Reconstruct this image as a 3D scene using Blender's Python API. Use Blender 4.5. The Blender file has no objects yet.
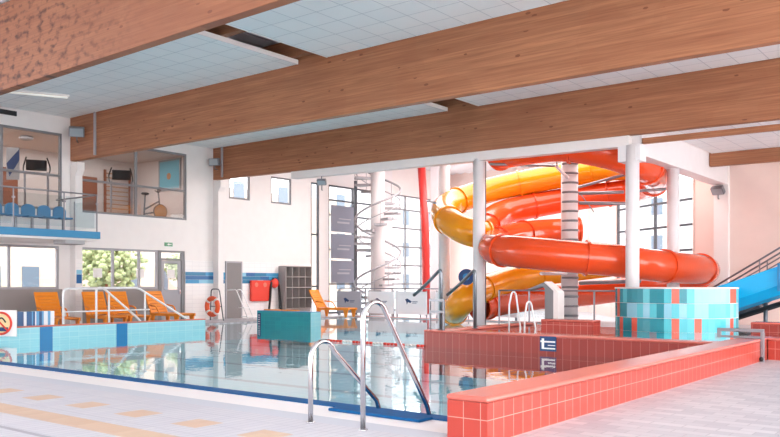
import bpy, bmesh, math, random
from mathutils import Vector, Matrix
random.seed(7)
scene = bpy.context.scene
COL = scene.collection
R = math.radians

# ------------------------------------------------------------------ camera, world, exposure
H = 1.3
cam_d = bpy.data.cameras.new('camera'); cam = bpy.data.objects.new('camera', cam_d); COL.objects.link(cam)
cam.location = (0, 0, H); cam.rotation_euler = (R(90), 0, math.asin(.617))
cam_d.sensor_width = 36; cam_d.lens = 36.92; cam_d.shift_y = 65.5/780; cam_d.clip_end = 300
scene.camera = cam
w = bpy.data.worlds.new('sky'); scene.world = w; w.use_nodes = True
bg = w.node_tree.nodes['Background']; bg.inputs[0].default_value = (1.0, .985, .98, 1); bg.inputs[1].default_value = 4.2
sun_d = bpy.data.lights.new('sun', 'SUN'); sun_d.energy = 1.2; sun_d.angle = R(25); sun_d.color = (1, .95, .9)
sun = bpy.data.objects.new('sun', sun_d); COL.objects.link(sun)
sun.rotation_euler = Vector((-.75, .55, -.42)).to_track_quat('-Z', 'Y').to_euler(); sun.location = (12, -10, 8)
def area(name, loc, rot, sx, sy, e, col=(1, .98, .96)):
    d = bpy.data.lights.new(name, 'AREA'); d.shape = 'RECTANGLE'; d.size = sx; d.size_y = sy; d.energy = e; d.color = col
    o = bpy.data.objects.new(name, d); COL.objects.link(o); o.location = loc; o.rotation_euler = rot; return o
area('fill_slide_hall', (-14, 27.5, 6.9), (0, 0, 0), 11, 11, 1050)            # fill light added under the roof to brighten the slide hall
area('gym_light', (-25.8, 12, 6.1), (0, 0, 0), 3, 12, 200)                        # broad light added to brighten the gym, standing in for its ceiling lamps
vs = scene.view_settings
vs.view_transform = 'Standard'; vs.look = 'None'; vs.exposure = 0.8; vs.gamma = 1; vs.use_curve_mapping = False

# ------------------------------------------------------------------ helpers
def srgb(r, g, b):
    f = lambda c: (c/255/12.92) if c/255 <= .04045 else ((c/255+.055)/1.055)**2.4
    return (f(r), f(g), f(b), 1)

def mat(name, rgb, rough=.5, metal=0, emit=0, spec=None):
    m = bpy.data.materials.new(name); m.use_nodes = True
    p = m.node_tree.nodes['Principled BSDF']
    p.inputs['Base Color'].default_value = srgb(*rgb); p.inputs['Roughness'].default_value = rough
    p.inputs['Metallic'].default_value = metal
    if spec is not None: p.inputs['Specular IOR Level'].default_value = spec
    if emit:
        p.inputs['Emission Color'].default_value = srgb(*rgb); p.inputs['Emission Strength'].default_value = emit
    # slight procedural variation of tone
    nt = m.node_tree; n = nt.nodes.new('ShaderNodeTexNoise'); n.inputs['Scale'].default_value = 3
    tc = nt.nodes.new('ShaderNodeTexCoord'); nt.links.new(tc.outputs['Object'], n.inputs['Vector'])
    mx = nt.nodes.new('ShaderNodeMix'); mx.data_type = 'RGBA'
    c = srgb(*rgb); mx.inputs[6].default_value = (c[0]*.93, c[1]*.93, c[2]*.93, 1); mx.inputs[7].default_value = c
    nt.links.new(n.outputs[0], mx.inputs[0]); nt.links.new(mx.outputs[2], p.inputs['Base Color'])
    return m

class NT:
    def __init__(s, m): s.t = m.node_tree
    def n(s, typ, **kw):
        nd = s.t.nodes.new(typ)
        for k, v in kw.items(): setattr(nd, k, v)
        return nd
    def l(s, a, b): s.t.links.new(a, b)
    def math(s, op, a, b=0.0, c=None):
        nd = s.n('ShaderNodeMath', operation=op)
        for i, v in enumerate((a, b, c)):
            if v is None: continue
            if isinstance(v, (int, float)): nd.inputs[i].default_value = v
            else: s.l(v, nd.inputs[i])
        return nd.outputs[0]
    def mix(s, f, a, b):
        nd = s.n('ShaderNodeMix', data_type='RGBA')
        for i, v in ((0, f), (6, a), (7, b)):
            if isinstance(v, (int, float, tuple)): nd.inputs[i].default_value = v
            else: s.l(v, nd.inputs[i])
        return nd.outputs[2]
    def xyz(s, kind='Object'):
        tc = s.n('ShaderNodeTexCoord'); sp = s.n('ShaderNodeSeparateXYZ'); s.l(tc.outputs[kind], sp.inputs[0])
        s.tc = tc.outputs[kind]
        return sp.outputs
    def comb(s, x, y, z=0.0):
        c = s.n('ShaderNodeCombineXYZ')
        for i, v in enumerate((x, y, z)):
            if isinstance(v, (int, float)): c.inputs[i].default_value = v
            else: s.l(v, c.inputs[i])
        return c.outputs[0]
    def brick(s, vec, c1, c2, mortar, w_, h_, ms=.01, off=0.0):
        b = s.n('ShaderNodeTexBrick'); b.offset = off; b.squash = 1
        s.l(vec, b.inputs['Vector'])
        b.inputs['Color1'].default_value = c1; b.inputs['Color2'].default_value = c2; b.inputs['Mortar'].default_value = mortar
        b.inputs['Scale'].default_value = 1; b.inputs['Mortar Size'].default_value = ms
        b.inputs['Mortar Smooth'].default_value = .3
        b.inputs['Brick Width'].default_value = w_; b.inputs['Row Height'].default_value = h_
        return b.outputs['Color']

def pmat(name, rough=.5, **kw):
    m = bpy.data.materials.new(name); m.use_nodes = True
    p = m.node_tree.nodes['Principled BSDF']; p.inputs['Roughness'].default_value = rough
    for k, v in kw.items(): p.inputs[k].default_value = v
    return m, NT(m), p

M = {}
# glulam wood
m, t, p = pmat('glulam', .55)
x, y, z = t.xyz()
lam = t.math('FLOOR', t.math('DIVIDE', z, .12))
nz = t.n('ShaderNodeTexNoise'); nz.inputs['Scale'].default_value = 1.0; nz.inputs['Detail'].default_value = 6
t.l(t.comb(t.math('MULTIPLY', x, .9), t.math('MULTIPLY', lam, 3.3), t.math('MULTIPLY', z, 26)), nz.inputs['Vector'])
nb = t.n('ShaderNodeTexNoise'); nb.inputs['Scale'].default_value = .55; nb.inputs['Detail'].default_value = 3
t.l(t.tc, nb.inputs['Vector'])
vo = t.n('ShaderNodeTexVoronoi'); vo.inputs['Scale'].default_value = 1.0
t.l(t.comb(t.math('MULTIPLY', x, 1.9), lam, t.math('MULTIPLY', z, 4.2)), vo.inputs['Vector'])
knot = t.math('LESS_THAN', vo.outputs['Distance'], .11)
c = t.mix(nz.outputs[0], srgb(104, 58, 36), srgb(212, 146, 104))
c = t.mix(t.math('MULTIPLY', t.math('GREATER_THAN', nb.outputs[0], .5), .12), c, srgb(150, 86, 56))
c = t.mix(t.math('MULTIPLY', knot, .7), c, srgb(96, 48, 28))
wn_ = t.n('ShaderNodeTexWhiteNoise'); wn_.noise_dimensions = '1D'; t.l(t.math('ADD', lam, t.math('MULTIPLY', t.math('FLOOR', t.math('DIVIDE', y, 3)), 17.3)), wn_.inputs['W'])
c = t.mix(t.math('MULTIPLY', wn_.outputs['Value'], .35), c, srgb(132, 76, 50))
line = t.math('LESS_THAN', t.math('FRACT', t.math('DIVIDE', z, .12)), .05)
c = t.mix(t.math('MULTIPLY', line, .4), c, srgb(120, 70, 46))
stn = t.n('ShaderNodeTexNoise'); stn.inputs['Scale'].default_value = 1.0; stn.inputs['Detail'].default_value = 4
t.l(t.comb(t.math('MULTIPLY', x, 4.6), 0.0, t.math('MULTIPLY', z, 7.5)), stn.inputs['Vector'])
stm = t.n('ShaderNodeMapRange'); stm.inputs[1].default_value = .5; stm.inputs[2].default_value = .68; t.l(stn.outputs[0], stm.inputs[0])
# old dark water stains at the wall end of the nearest beam
fade = t.n('ShaderNodeMapRange'); fade.inputs[1].default_value = -11.0; fade.inputs[2].default_value = -14.2; t.l(x, fade.inputs[0])
onb = t.math('MULTIPLY', t.math('LESS_THAN', y, 8.3), fade.outputs[0])
c = t.mix(t.math('MULTIPLY', t.math('LESS_THAN', y, 8.3), .4), c, srgb(120, 66, 48))   # this beam's timber is darker than the others'
st = t.math('MULTIPLY', onb, t.math('MULTIPLY', stm.outputs[0], .95))
c = t.mix(st, c, srgb(70, 36, 24))
t.l(c, p.inputs['Base Color']); M['wood'] = m
# acoustic ceiling tile
m, t, p = pmat('ceiling_tile', .7)
x, y, z = t.xyz()
c = t.brick(t.comb(x, y), srgb(240, 246, 248), srgb(245, 249, 250), srgb(206, 214, 219), .62, .62, .012)
t.l(c, p.inputs['Base Color']); M['ctile'] = m
# floor
m, t, p = pmat('deck_tile', .42)
x, y, z = t.xyz()
base = t.brick(t.comb(x, y), srgb(200, 197, 201), srgb(176, 174, 181), srgb(164, 162, 168), .3, .15, .006, .5)
nn = t.n('ShaderNodeTexNoise'); nn.inputs['Scale'].default_value = 1.7; t.l(t.tc, nn.inputs['Vector'])
base = t.mix(t.math('MULTIPLY', nn.outputs[0], .18), base, srgb(170, 172, 182))
def rng(v, a, b): return t.math('MULTIPLY', t.math('GREATER_THAN', v, a), t.math('LESS_THAN', v, b))
left = t.math('LESS_THAN', x, -3.42)
orange = t.brick(t.comb(x, y), srgb(214, 186, 162), srgb(208, 178, 152), srgb(204, 182, 166), .1, .4, .006)
near = t.math('MULTIPLY', left, t.math('LESS_THAN', y, 6.3))
lt = t.brick(t.comb(x, y), srgb(206, 207, 214), srgb(200, 201, 210), srgb(178, 181, 192), .1, .4, .006)
base = t.mix(near, base, lt)
base = t.mix(t.math('MULTIPLY', left, rng(y, 5.78, 6.3)), base, srgb(236, 233, 233))
base = t.mix(t.math('MULTIPLY', left, rng(y, 5.5, 5.78)), base, srgb(196, 202, 212))
base = t.mix(t.math('MULTIPLY', left, rng(y, 3.52, 3.58)), base, srgb(160, 160, 172))
strip = rng(y, 3.95, 4.26)
sq = t.math('MULTIPLY', rng(y, 4.6, 4.93), t.math('LESS_THAN', t.math('FRACT', t.math('DIVIDE', t.math('ADD', x, 100.0+.05-.0), .92)), .4))
c = t.mix(t.math('MULTIPLY', left, t.math('MAXIMUM', strip, sq)), base, orange)
t.l(c, p.inputs['Base Color']); M['floor'] = m
# red tiles
def grid_mat(name, c1, c2, mo, w_, h_, ms, rough, off=0.0, zoff=0.0):
    m, t, p = pmat(name, rough); x, y, z = t.xyz()
    c = t.brick(t.comb(t.math('ADD', x, y), t.math('ADD', z, zoff)), c1, c2, mo, w_, h_, ms, off)
    t.l(c, p.inputs['Base Color']); return m
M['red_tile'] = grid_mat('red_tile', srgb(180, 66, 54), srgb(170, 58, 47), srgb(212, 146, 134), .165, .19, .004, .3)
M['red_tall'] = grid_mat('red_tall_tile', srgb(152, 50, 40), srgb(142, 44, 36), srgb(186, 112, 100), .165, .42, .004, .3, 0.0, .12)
M['red_plain'] = mat('red_glazed_cap', (202, 104, 92), .25)
M['white_tile'] = grid_mat('white_wall_tile', srgb(240, 236, 235), srgb(236, 232, 232), srgb(222, 218, 219), .3, .15, .006, .35)
M['cyan_tile'] = grid_mat('cyan_tile', srgb(158, 218, 228), srgb(148, 212, 224), srgb(176, 226, 232), .25, .125, .006, .3)
M['teal_tile'] = grid_mat('teal_tile', srgb(24, 150, 160), srgb(20, 140, 152), srgb(40, 160, 168), .25, .125, .004, .3)
M['white'] = mat('white_paint', (240, 234, 232), .6)
M['pinkwall'] = mat('blush_paint', (240, 218, 210), .6)
M['column'] = mat('column_paint', (238, 234, 236), .5)
M['grey_frame'] = mat('grey_frame', (128, 128, 132), .45)
M['dark_frame'] = mat('dark_frame', (70, 74, 82), .45)
M['grey_panel'] = mat('grey_panel', (150, 143, 142), .6)
M['grey_door'] = mat('grey_door', (134, 128, 128), .6)
M['light_frame'] = mat('light_frame', (164, 162, 168), .4)
M['steel'] = mat('polished_steel', (205, 205, 208), .16, 1)
M['matt_steel'] = mat('brushed_steel', (150, 150, 156), .4, .8)
M['mid_steel'] = mat('mid_steel', (128, 132, 138), .35, .7)
M['dark_steel'] = mat('dark_steel', (96, 100, 106), .4, .6)
M['white_rail'] = mat('white_rail', (240, 240, 242), .3)
M['blue_cope'] = mat('blue_coping', (0, 84, 140), .6, 0, 0, .2)
M['mark_blue'] = mat('marker_blue', (34, 128, 184), .3)
M['sky_blue'] = mat('slab_blue', (58, 140, 186), .5)
M['seat_blue'] = mat('seat_blue', (70, 132, 176), .4)
M['orange'] = mat('orange_plastic', (246, 146, 40), .38)
M['buoy'] = mat('buoy_orange', (240, 96, 44), .4)
M['red_slide'] = mat('red_fibreglass', (234, 82, 38), .14)
M['yel_slide'] = mat('yellow_fibreglass', (250, 160, 24), .16)
M['blue_slide'] = mat('blue_fibreglass', (0, 176, 236), .2)
M['red'] = mat('red_vinyl', (226, 60, 42), .5)
M['black'] = mat('black_rubber', (34, 34, 38), .6)
M['navy'] = mat('navy', (24, 62, 112), .5)
M['trim_red'] = mat('coral_trim', (222, 118, 96), .4)
M['green'] = mat('exit_green', (110, 168, 130), .5)
M['gym_wall'] = mat('gym_wall', (214, 204, 200), .8)
M['gym_floor'] = mat('gym_floor', (186, 150, 124), .4)
M['brown'] = mat('brown_wood', (140, 84, 60), .6)
M['tan'] = mat('tan_wood', (190, 140, 104), .5)
M['skyart'] = mat('art_blue', (120, 182, 200), .6)
M['banner'] = mat('grey_banner', (136, 140, 154), .7)
M['banner_light'] = mat('banner_light', (176, 176, 186), .7)
M['concrete'] = mat('pale_concrete', (226, 216, 216), .7)
M['tread'] = mat('tread_grey', (168, 164, 168), .5)
M['cream'] = mat('facade_cream', (178, 160, 146), .8)
M['facade'] = mat('facade_grey', (176, 174, 176), .8)
M['facade_win'] = mat('facade_window', (84, 98, 112), .4)
M['leaf'] = mat('tree_green', (150, 160, 116), .9)
M['corr'] = mat('metal_deck', (226, 226, 230), .5, .1)
M['lamp'] = mat('lamp_glow', (255, 250, 240), .4, 0, .15)
M['lampgrey'] = mat('lamp_grey', (118, 118, 124), .4)
M['lampglass'] = mat('lamp_glass', (160, 168, 174), .15)
M['cyl'] = [mat('tile_teal', (14, 138, 156), .25), mat('tile_cyan', (84, 194, 208), .25), mat('tile_pale', (140, 202, 222), .25), mat('tile_coral', (222, 96, 76), .25)]
M['mosaic'] = [mat('mosaic_navy', (28, 98, 156), .3), mat('mosaic_blue', (64, 150, 196), .3), mat('mosaic_pale', (138, 196, 220), .3), mat('mosaic_teal', (36, 120, 160), .3)]
M['stripes'] = [mat('stripe_white', (236, 240, 244), .6), mat('stripe_blue', (110, 170, 214), .6), mat('stripe_dark', (66, 104, 150), .6)]

def glass(name, tint, ior, rough=0.0, bump=0, boost=1.0):
    m = bpy.data.materials.new(name); m.use_nodes = True; nt = m.node_tree; nt.nodes.clear(); t = NT(m)
    out = t.n('ShaderNodeOutputMaterial'); tr = t.n('ShaderNodeBsdfTransparent'); gl = t.n('ShaderNodeBsdfGlossy')
    fr = t.n('ShaderNodeFresnel'); fr.inputs['IOR'].default_value = ior
    tr.inputs[0].default_value = tint; gl.inputs['Roughness'].default_value = rough; gl.inputs['Color'].default_value = (1, 1, 1, 1)
    mx = t.n('ShaderNodeMixShader')
    ge = t.n('ShaderNodeNewGeometry')   # one reflection per pane: only its front face mirrors
    t.l(t.math('MULTIPLY', t.math('MULTIPLY', fr.outputs[0], boost), t.math('SUBTRACT', 1.0, ge.outputs['Backfacing'])), mx.inputs[0])
    t.l(tr.outputs[0], mx.inputs[1]); t.l(gl.outputs[0], mx.inputs[2]); t.l(mx.outputs[0], out.inputs[0])
    if bump:
        n = t.n('ShaderNodeTexNoise'); n.inputs['Scale'].default_value = 2.6; n.inputs['Detail'].default_value = 2.5
        tc = t.n('ShaderNodeTexCoord'); t.l(tc.outputs['Object'], n.inputs['Vector'])
        b = t.n('ShaderNodeBump'); b.inputs['Strength'].default_value = 1; b.inputs['Distance'].default_value = bump
        t.l(n.outputs[0], b.inputs['Height']); t.l(b.outputs[0], gl.inputs['Normal']); t.l(b.outputs[0], fr.inputs['Normal'])
    return m
M['glass'] = glass('clear_glass', (.93, .95, .96, 1), 1.45)
M['gym_glass'] = glass('smoked_glass', (.8, .81, .82, 1), 1.5)
M['rail_glass'] = glass('rail_glass', (.9, .94, .95, 1), 1.25)
M['water'] = glass('pool_water', (.80, .95, .97, 1), 1.33, .015, .0022)
# frosted panel
M['frost'] = mat('frosted_panel', (242, 243, 248), .35)
M['frost_dark'] = mat('grey_frosted_panel', (168, 176, 190), .35)
# pool bottom with dark lane lines
m, t, p = pmat('pool_bottom', .5)
x, y, z = t.xyz()
c = t.brick(t.comb(x, y), srgb(148, 206, 218), srgb(138, 198, 214), srgb(120, 184, 202), .25, .25, .01)
ln = t.math('LESS_THAN', t.math('FRACT', t.math('DIVIDE', y, 2.1)), .1)
c = t.mix(t.math('MULTIPLY', ln, .75), c, srgb(62, 110, 132)); t.l(c, p.inputs['Base Color']); M['bottom'] = m

class MB:
    def __init__(s): s.bm = bmesh.new(); s.mi = 0
    def face(s, vs_):
        try: f = s.bm.faces.new(vs_); f.material_index = s.mi; return f
        except ValueError: return None
    def box(s, x0, x1, y0, y1, z0, z1, mtx=None):
        P = [Vector((x, y, z)) for z in (z0, z1) for y in (y0, y1) for x in (x0, x1)]
        if mtx: P = [mtx @ q for q in P]
        v = [s.bm.verts.new(q) for q in P]
        for f in ((0, 2, 3, 1), (4, 5, 7, 6), (0, 1, 5, 4), (2, 6, 7, 3), (0, 4, 6, 2), (1, 3, 7, 5)): s.face([v[i] for i in f])
        return s
    def prism(s, pts, off):
        off = Vector(off); a = [s.bm.verts.new(Vector(q)) for q in pts]; b = [s.bm.verts.new(Vector(q)+off) for q in pts]
        n = len(a); s.face(a[::-1]); s.face(b)
        for i in range(n): s.face([a[i], a[(i+1) % n], b[(i+1) % n], b[i]])
        return s
    def tube(s, pts, r, seg=12, cap=True, closed=False, radii=None):
        pts = [Vector(q) for q in pts]; n = len(pts); rings = []; ref = None
        for i, q in enumerate(pts):
            if closed: d = pts[(i+1) % n]-pts[i-1]
            else: d = pts[min(i+1, n-1)]-pts[max(i-1, 0)]
            d.normalize()
            if ref is None: ref = Vector((0, 0, 1)) if abs(d.z) < .9 else Vector((1, 0, 0))
            u = ref - d*ref.dot(d); u.normalize(); ref = u; v_ = d.cross(u)
            rr = radii[i] if radii else r
            rings.append([s.bm.verts.new(q+(u*math.cos(a)+v_*math.sin(a))*rr) for a in [2*math.pi*k/seg for k in range(seg)]])
        for i in range(n if closed else n-1):
            A, B = rings[i], rings[(i+1) % n]
            for k in range(seg):
                f = s.face([A[k], A[(k+1) % seg], B[(k+1) % seg], B[k]])
                if f: f.smooth = True
        if cap and not closed: s.face(rings[0][::-1]); s.face(rings[-1])
        return s
    def cyl(s, x, y, z0, z1, r, seg=24): return s.tube([(x, y, z0), (x, y, z1)], r, seg)
    def torus(s, c, r, rr, axis='y', seg=32, ss=10):
        c = Vector(c); pts = []
        for k in range(seg):
            a = 2*math.pi*k/seg; ca, sa = r*math.cos(a), r*math.sin(a)
            pts.append(c+Vector({'y': (ca, 0, sa), 'x': (0, ca, sa), 'z': (ca, sa, 0)}[axis]))
        # direct construction keeps the ring untwisted
        rings = []
        for k, q in enumerate(pts):
            o = (q-c).normalized(); n_ = Vector({'y': (0, 1, 0), 'x': (1, 0, 0), 'z': (0, 0, 1)}[axis])
            rings.append([s.bm.verts.new(q+(o*math.cos(b)+n_*math.sin(b))*rr) for b in [2*math.pi*j/ss for j in range(ss)]])
        for i in range(seg):
            A, B = rings[i], rings[(i+1) % seg]
            for k in range(ss):
                f = s.face([A[k], A[(k+1) % ss], B[(k+1) % ss], B[k]])
                if f: f.smooth = True
        return s
    def ball(s, c, rx, ry, rz, u=16, v=10):
        r = bmesh.ops.create_uvsphere(s.bm, u_segments=u, v_segments=v, radius=1)
        bmesh.ops.scale(s.bm, vec=(rx, ry, rz), verts=r['verts']); bmesh.ops.translate(s.bm, vec=c, verts=r['verts'])
        for q in r['verts']:
            for f in q.link_faces: f.smooth = True; f.material_index = s.mi
        return s
    def build(s, name, mats, parent=None, bevel=0, loc=None, rz=0):
        me = bpy.data.meshes.new(name); bmesh.ops.recalc_face_normals(s.bm, faces=s.bm.faces)
        if name == 'pool_water':
            s.bm.normal_update(); bmesh.ops.reverse_faces(s.bm, faces=[f for f in s.bm.faces if f.normal.z < 0])
        s.bm.to_mesh(me); s.bm.free()
        for q in (mats if isinstance(mats, list) else [mats]): me.materials.append(q)
        o = bpy.data.objects.new(name, me); COL.objects.link(o)
        if parent: o.parent = parent
        if loc: o.location = loc
        if rz: o.rotation_euler.z = rz
        if bevel:
            b = o.modifiers.new('bevel', 'BEVEL'); b.width = bevel; b.segments = 3; b.limit_method = 'ANGLE'
        return o

def tag(o, label=None, cat=None, group=None, kind=None):
    if label: o['label'] = label
    if cat: o['category'] = cat
    if group: o['group'] = group
    if kind: o['kind'] = kind
    return o
def struct(o): o['kind'] = 'structure'; return o
def thing(name, label, cat, loc=(0, 0, 0), rz=0, group=None):
    o = bpy.data.objects.new(name, None); COL.objects.link(o); o.empty_display_size = .2
    o.location = loc; o.rotation_euler = (0, 0, rz); tag(o, label, cat, group); return o
def dup(root, loc, rz, label, group=None):
    r = root.copy(); COL.objects.link(r); r.location = loc; r.rotation_euler = (0, 0, rz); r['label'] = label
    if group: r['group'] = group
    for ch in list(root.children):
        c_ = ch.copy(); COL.objects.link(c_); c_.parent = r
        for g in ch.children:
            d = g.copy(); COL.objects.link(d); d.parent = c_
    return r
def smooth_path(pts, n=8, closed=False):
    P = [Vector(q) for q in pts]; out = []
    for i in range(len(P)-1):
        a, b, c_, d = P[max(i-1, 0)], P[i], P[i+1], P[min(i+2, len(P)-1)]
        for k in range(n):
            u = k/n
            out.append(.5*((2*b)+(c_-a)*u+(2*a-5*b+4*c_-d)*u*u+(3*b-a-3*c_+d)*u**3))
    out.append(P[-1]); return out
def bez_bend(pts, r=.12, n=6):
    """polyline with rounded corners"""
    P = [Vector(q) for q in pts]; out = [P[0]]
    for i in range(1, len(P)-1):
        a = P[i]+(P[i-1]-P[i]).normalized()*min(r, (P[i-1]-P[i]).length*.49); b = P[i]+(P[i+1]-P[i]).normalized()*min(r, (P[i+1]-P[i]).length*.49)
        for k in range(n+1):
            u = k/n; out.append(a*(1-u)**2+P[i]*2*u*(1-u)+b*u*u)
    out.append(P[-1]); return out

# ------------------------------------------------------------------ floor, pool
XL = -23.4
f = MB()
for a in ((-30, 9, -5, 6.5), (XL, -18.6, 6.5, 14.85), (XL, -21, 14.85, 24.5), (XL, 9, 24.5, 35), (-12, 9, 18.2, 24.5), (-3.7, 9, 6.5, 18.2)):
    f.box(*a, -.75, 0)
struct(f.build('floor', M['floor']))
struct(MB().box(-28.2, XL, 3, 19.2, -.3, 0).build('floor', M['grey_panel']))
b = MB().box(-21.2, -3.6, 6.4, 24.6, -.9, -.6)
struct(b.build('floor', M['bottom']))['label'] = 'pale blue tiled pool bottom with dark lane lines'
wv = MB(); bmv = wv.bm
for a in ((-18.55, -3.72, 6.5, 13.8), (-18.55, -9.95, 13.8, 14.85), (-21, -9.95, 14.85, 18.2), (-21, -12, 18.2, 24.5)):
    q = [bmv.verts.new((a[0], a[2], -.03)), bmv.verts.new((a[1], a[2], -.03)), bmv.verts.new((a[1], a[3], -.03)), bmv.verts.new((a[0], a[3], -.03))]
    wv.face(q)
tag(wv.build('pool_water', M['water']), 'still clear water of the main swimming pool reflecting the hall', 'water', kind='stuff')
# blue coping along near edge
tag(MB().box(-18.5, -3.75, 6.28, 6.5, -.05, .012).build('pool_coping', M['blue_cope'], bevel=.004), 'dark blue coping strip along the near edge of the main pool', 'coping')
tag(MB().box(-5.56, -4.4, 6.06, 6.28, .0, .03).build('coping_step', M['blue_cope'], bevel=.01), 'short projecting blue step plate under the steel pool ladder', 'step')
# dark overflow drain trim at far edges
struct(MB().box(-21.12, -21, 14.85, 24.5, .0, .012).build('trim_1', M['grey_panel']))
struct(MB().box(-21.0, -12, 24.5, 24.6, .0, .012).build('trim_2', M['trim_red']))

# ------------------------------------------------------------------ walls
def wall_cells(u0, u1, z0, z1, holes):
    us = sorted({u0, u1, *[h[0] for h in holes], *[h[1] for h in holes]}); out = []
    us = [u for u in us if u0 <= u <= u1]
    for a, b_ in zip(us, us[1:]):
        mid = (a+b_)/2; hs = sorted([(h[2], h[3]) for h in holes if h[0] < mid < h[1]]); z = z0
        for h0, h1 in hs:
            if h0 > z: out.append((a, b_, z, h0))
            z = h1
        if z < z1: out.append((a, b_, z, z1))
    return out
# left wall openings (Y0, Y1, z0, z1)
WA = (9.0, 13.3, 3.58, 5.98); WB = (13.85, 18.05, 3.58, 5.95); WC = (20.0, 21.05, 4.53, 5.6); WD = (22.16, 23.3, 4.53, 5.6)
WE = (7.0, 13.2, 1.14, 2.47); WF = (13.85, 16.84, 1.14, 2.47); DF = (16.84, 17.97, 0, 2.47)
S1 = (24.45, 24.95, 0.02, 5.6); S2 = (25.55, 28.6, .02, 5.6); S3 = (29.7, 34.0, .02, 5.6)
lw = MB()
for a in wall_cells(3, 35.2, 0, 7.4, [WA, WB, WC, WD, WE, WF, DF, S1, S2, S3]): lw.box(XL-.15, XL, a[0], a[1], a[2], a[3])
struct(lw.build('wall_left', M['white']))
# tiled lower zone: thin tile cladding right of the glazed door
tl = MB()
for a in wall_cells(17.97, 24.45, 0, 2.15, [(19.8, 20.62, 0, 2.16)]): tl.box(XL, XL+.012, a[0], a[1], a[2], a[3])
struct(tl.build('wall_left', M['white_tile']))
ms = MB(); zz = 1.32
for row in range(3):
    yv = 17.98
    while yv < 24.4:
        wd = random.choice((.3, .45, .6, .9)); y1 = min(yv+wd, 24.44)
        a0, a1 = yv, y1
        for s0, s1 in ((a0, min(a1, 19.8)), (max(a0, 20.62), a1)):
            if s1-s0 > .02: ms.mi = random.choice((0, 1, 1, 2, 3, 2)); ms.box(XL+.012, XL+.02, s0, s1, zz, zz+.135)
        yv = y1
    zz += .14
struct(ms.build('trim_3', M['mosaic']))
struct(MB().box(XL-.1, XL-.02, 7.0, 13.2, .0, 1.14).box(XL, XL+.01, 7.0, 13.3, 0, 1.14).box(XL, XL+.01, 13.8, 16.84, 0, 1.14).build('wall_left', M['grey_panel']))

wn = [0]
def window(loc, rz, u0, u1, z0, z1, mull=(), trans=(), fm='grey_frame', gm='glass', fw=.07, label=None, dep=.08):
    wn[0] += 1
    o = bpy.data.objects.new('window_%d' % wn[0], None); COL.objects.link(o); o.location = loc; o.rotation_euler.z = rz; o['kind'] = 'structure'
    if label: o['label'] = label
    b = MB()
    b.box(u0, u0+fw, -dep/2, dep/2, z0, z1).box(u1-fw, u1, -dep/2, dep/2, z0, z1).box(u0+fw, u1-fw, -dep/2, dep/2, z0, z0+fw).box(u0+fw, u1-fw, -dep/2, dep/2, z1-fw, z1)
    b.build('window_frame', M[fm], o)
    for q in mull: MB().box(q-fw/2, q+fw/2, -dep/2-.004, dep/2+.004, z0+fw, z1-fw).build('mullion', M[fm], o)
    for q in trans: MB().box(u0+fw, u1-fw, -dep/2+.003, dep/2-.003, q-fw/2, q+fw/2).build('transom', M[fm], o)
    MB().box(u0+fw*.5, u1-fw*.5, -.004, .004, z0+fw*.5, z1-fw*.5).build('pane', M[gm], o)
    return o
LW = (XL-.06, 0, 0); Q = R(90)
window(LW, Q, *WA, mull=(11.43,), trans=(4.66,), fm='grey_frame', gm='gym_glass')
window(LW, Q, *WB, mull=(15.98,), trans=(4.62,), fm='grey_frame', gm='gym_glass')
window(LW, Q, *WC, fm='grey_frame'); window(LW, Q, *WD, fm='grey_frame')
window(LW, Q, *WE, mull=(9.2, 11.65), fm='light_frame'); window(LW, Q, *WF, mull=(15.1, 15.45+.65), fm='light_frame')
window(LW, Q, *S1, fm='dark_frame', trans=(1.2, 3.4)); window(LW, Q, *S2, mull=(27.2,), trans=(1.3, 2.8, 4.3, 4.95), fm='dark_frame')
window(LW, Q, *S3, mull=(31.1, 32.4), trans=(1.3, 2.2, 3.1, 4.0, 4.9), fm='grey_frame', fw=.07)
# glazed door right of window F
d = bpy.data.objects.new('door_1', None); COL.objects.link(d); d.location = LW; d.rotation_euler.z = Q; d['kind'] = 'structure'
b = MB(); b.box(16.86, 16.98, -.05, .05, 0, 2.47).box(17.83, 17.96, -.05, .05, 0, 2.47).box(16.98, 17.83, -.05, .05, 2.13, 2.2).box(16.98, 17.83, -.05, .05, 2.4, 2.47)
b.build('door_frame', M['grey_frame'], d)
MB().box(17.0, 17.81, -.03, .03, .02, 1.1).box(17.0, 17.1, -.03, .03, 1.1, 2.12).box(17.71, 17.81, -.03, .03, 1.1, 2.12).box(17.1, 17.71, -.03, .03, 2.02, 2.12).build('door_leaf', M['light_frame'], d)
MB().box(17.1, 17.71, -.005, .005, 1.1, 2.02).build('pane', M['gym_glass'], d)
MB().box(16.98, 17.83, -.005, .005, 2.2, 2.4).build('pane', M['glass'], d)
MB().box(17.72, 17.78, -.08, -.03, .95, 1.1).build('door_handle', M['steel'], d)
# grey flush door
d = bpy.data.objects.new('door_2', None); COL.objects.link(d); d.location = (XL+.02, 0, 0); d.rotation_euler.z = Q; d['kind'] = 'structure'
MB().box(19.8, 19.86, -.03, .03, 0, 2.16).box(20.56, 20.62, -.03, .03, 0, 2.16).box(19.86, 20.56, -.03, .03, 2.1, 2.16).build('door_frame', M['light_frame'], d)
MB().box(19.86, 20.56, -.02, .02, .0, 2.1).build('door_leaf', M['grey_door'], d)
MB().tube([(20.48, -.06, 1.02), (20.36, -.06, 1.02)], .012).build('door_handle', M['steel'], d)
# sheets taped on the glazing
for yy, zc, lb in ((14.55, 1.66, 'white paper sheet taped to the glazing above the second lounger'), (16.15, 1.66, 'white paper sheet taped to the glazing above the fourth lounger'), (17.4, 1.66, 'white paper notice on the glazed door pane')):
    tag(MB().box(XL-.045, XL-.04, yy-.16, yy+.16, zc-.15, zc+.15).build('paper_sheet', M['white']), lb, 'paper', 'sheets on the glazing')
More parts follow.
